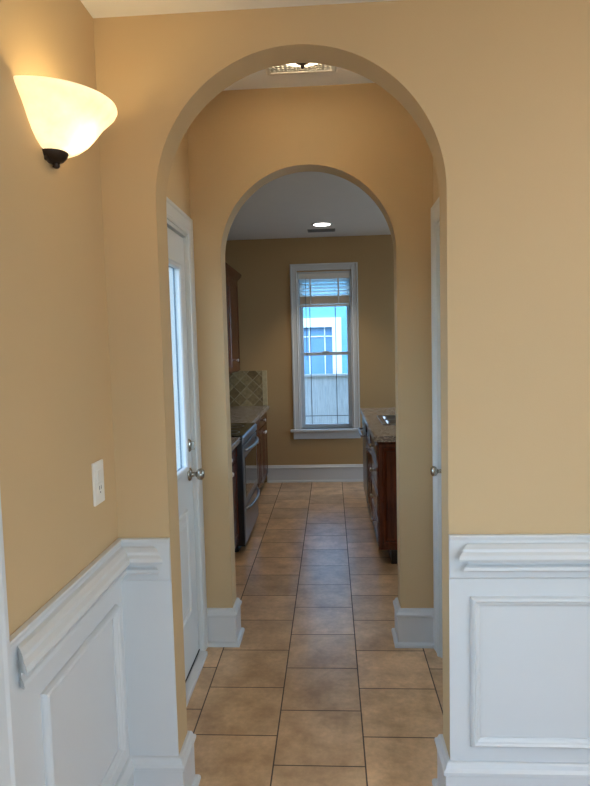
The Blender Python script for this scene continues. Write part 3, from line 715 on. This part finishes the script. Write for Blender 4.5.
def basin(y0, y1):
    mb = MB(); x0, x1 = SX0+0.02, SX1-0.02; rings = []
    def rr(x0, x1, y0, y1, r, z, n=5):
        out = []
        for cx, cy, a in ((x1-r, y1-r, 0), (x0+r, y1-r, PI/2), (x0+r, y0+r, PI), (x1-r, y0+r, 1.5*PI)):
            for k in range(n+1): out.append((cx+r*math.cos(a+PI/2*k/n), cy+r*math.sin(a+PI/2*k/n), z))
        return out
    rings = [rr(x0, x1, y0, y1, 0.05, ZP+0.003), rr(x0+0.004, x1-0.004, y0+0.004, y1-0.004, 0.05, ZP-0.01), rr(x0+0.012, x1-0.012, y0+0.012, y1-0.012, 0.05, ZP-0.15), rr(x0+0.05, x1-0.05, y0+0.05, y1-0.05, 0.03, ZP-0.17)]
    mb.grid(rings, cap1=True)
    return mb.build('basin', M['steel'], sk)
ym = (SY0+SY1)/2
basin(SY0+0.02, ym-0.012); basin(ym+0.012, SY1-0.02)
mb = MB()
mb.box(SX0-0.016, SX0+0.022, SY0-0.016, SY1+0.016, ZP+0.0005, ZP+0.006, 0.002).box(SX1-0.022, SX1+0.016, SY0-0.016, SY1+0.016, ZP+0.0005, ZP+0.006, 0.002)
mb.box(SX0+0.022, SX1-0.022, SY0-0.016, SY0+0.022, ZP+0.0005, ZP+0.006, 0.002).box(SX0+0.022, SX1-0.022, SY1-0.022, SY1+0.016, ZP+0.0005, ZP+0.006, 0.002).box(SX0+0.022, SX1-0.022, ym-0.014, ym+0.014, ZP+0.0005, ZP+0.006, 0.002)
mb.build('rim', M['steel'], sk)

# ------------------------------------------------------------------ outside
struct(MB().box(-30, 30, -30, 40, -0.35, -0.30).build('ground', M['ground']))
fy = 8.6
fn = tag(empty('yard_fence', (0, fy, -0.3)), 'pale vertical board fence outside the kitchen window', 'fence')
mb = MB()
x = -5.0
while x < 5.0:
    mb.box(x, x+0.135, fy, fy+0.02, -0.30, 1.075); x += 0.1365
mb.build('fence_boards', M['fence'], fn)
MB().box(-5, 5, fy-0.03, fy+0.05, 1.075, 1.105).build('fence_cap', M['fence'], fn)
nh = tag(empty('neighbour_house', (0, 10.6, -0.3)), 'pale blue house with a white trimmed window beyond the fence', 'house')
hw = [-0.62, 0.04, 0.85, 1.83]
hm = MB()
hm.box(-9, hw[0], 10.6, 10.9, -0.3, 6).box(hw[1], 9, 10.6, 10.9, -0.3, 6).box(hw[0], hw[1], 10.6, 10.9, -0.3, hw[2]).box(hw[0], hw[1], 10.6, 10.9, hw[3], 6)
hm.build('siding_wall', M['siding'], nh)
nw = MB().frame(hw[0]-0.15, hw[1]+0.15, hw[2]-0.05, hw[3]+0.16, [(0, 0), (0, 0.04), (0.16, 0.04), (0.16, 0)], lambda u, z, d: (u, 10.6-d, z)).build('window_frame', M['neighbourtrim'], nh)
MB().box(hw[0], hw[1], 10.66, 10.68, hw[2], hw[3]).build('window_pane', M['neighbourglass'], nh)
mb = MB()
for x in (-0.37, -0.10): mb.box(x-0.009, x+0.009, 10.64, 10.66, hw[2], hw[3])
mb.box(hw[0], hw[1], 10.64, 10.66, 1.66, 1.68).build('window_grille', M['neighbourtrim'], nh)

# ------------------------------------------------------------------ lights
def light(name, kind, loc, energy, col, **kw):
    d = bpy.data.lights.new(name, kind); d.energy = energy; d.color = col
    for k, v in kw.items(): setattr(d, k, v)
    o = bpy.data.objects.new(name, d); COL.objects.link(o); o.location = loc; return o
light('sconce_lamp', 'POINT', (XL+0.074, SY, SZ-0.066), 4.6, (1.0, 0.80, 0.42), shadow_soft_size=0.03)
light('hall_lamp', 'POINT', (HX, HY, ZH-0.066), 30.0, (1.0, 0.88, 0.62), shadow_soft_size=0.03)
s = light('kitchen_spot', 'SPOT', (KX, KY, ZK-0.012), 38.0, (1.0, 0.86, 0.68), shadow_soft_size=0.05, spot_size=1.7, spot_blend=0.6)
light('added_front_room_lamp', 'POINT', (1.45, 0.40, ZF-0.12), 21, (1.0, 0.93, 0.82), shadow_soft_size=0.12)  # unseen overhead lamp without a fixture, added to brighten the front room
light('kitchen_spot', 'SPOT', (KX, 3.70, ZK-0.012), 18.0, (1.0, 0.86, 0.68), shadow_soft_size=0.05, spot_size=1.7, spot_blend=0.6)  # hidden second spot without a fixture, added to brighten the kitchen floor
def added_window_light(name, loc, rot, sx, sy, e, col):  # area lamps outside unseen openings, added to strengthen the daylight indoors
    o = light(name, 'AREA', loc, e, col, shape='RECTANGLE', size=sx, size_y=sy); o.rotation_euler = rot; return o
added_window_light('added_daylight_right', (XR+0.16, (wr[0]+wr[1])/2, (wr[2]+wr[3])/2), (0, PI/2, 0), wr[3]-wr[2], wr[1]-wr[0], 5, (0.96, 0.98, 1.0))
added_window_light('added_daylight_rear', ((wb[0]+wb[1])/2, YR-0.16, (wb[2]+wb[3])/2), (PI/2, 0, 0), wb[1]-wb[0], wb[3]-wb[2], 9, (0.96, 0.98, 1.0))
added_window_light('added_daylight_left_door', (XL-0.20, (D3a+D3b)/2, 1.08), (0, -PI/2, 0), 1.6, 0.52, 4.5, (0.94, 0.97, 1.0))
added_window_light('added_daylight_kitchen', (XKR+0.16, (kr[0]+kr[1])/2, (kr[2]+kr[3])/2), (0, PI/2, 0), kr[3]-kr[2], kr[1]-kr[0], 17, (0.80, 0.90, 1.0))

w = bpy.data.worlds.new('sky'); S.world = w; w.use_nodes = True
n = w.node_tree.nodes; l = w.node_tree.links
bg = n['Background']
tc = n.new('ShaderNodeTexCoord'); sp = n.new('ShaderNodeSeparateXYZ'); l.new(tc.outputs['Generated'], sp.inputs[0])
cr = ramp(n, l, sp.outputs['Z'], [(0.0, (0.62, 0.82, 1.0, 1)), (0.6, (0.42, 0.66, 1.0, 1))])
l.new(cr.outputs['Color'], bg.inputs['Color']); bg.inputs['Strength'].default_value = 5.6

# ------------------------------------------------------------------ camera
yaw, pitch, roll = -6.05941794e-02, 7.61362188e-02, 2.50112492e-02
f = Vector((math.sin(yaw)*math.cos(pitch), math.cos(yaw)*math.cos(pitch), -math.sin(pitch)))
r = Vector((math.cos(yaw), -math.sin(yaw), 0)); d = f.cross(r)
r2 = math.cos(roll)*r + math.sin(roll)*d; d2 = -math.sin(roll)*r + math.cos(roll)*d
cam = bpy.data.cameras.new('camera'); co = bpy.data.objects.new('camera', cam); COL.objects.link(co)
m3 = Matrix((r2, -d2, -f)).transposed()
co.matrix_world = Matrix.Translation((0, 0, 1.5)) @ m3.to_4x4()
cam.sensor_fit = 'HORIZONTAL'; cam.sensor_width = 36; cam.lens = 36*605.431/590; cam.clip_start = 0.02
S.camera = co
v = S.view_settings
v.view_transform = 'Standard'; v.look = 'None'; v.exposure = 0.29; v.gamma = 1.0; v.use_curve_mapping = False
S.cycles.max_bounces = 10; S.cycles.diffuse_bounces = 6; S.cycles.transparent_max_bounces = 12
S.cycles.use_denoising = True
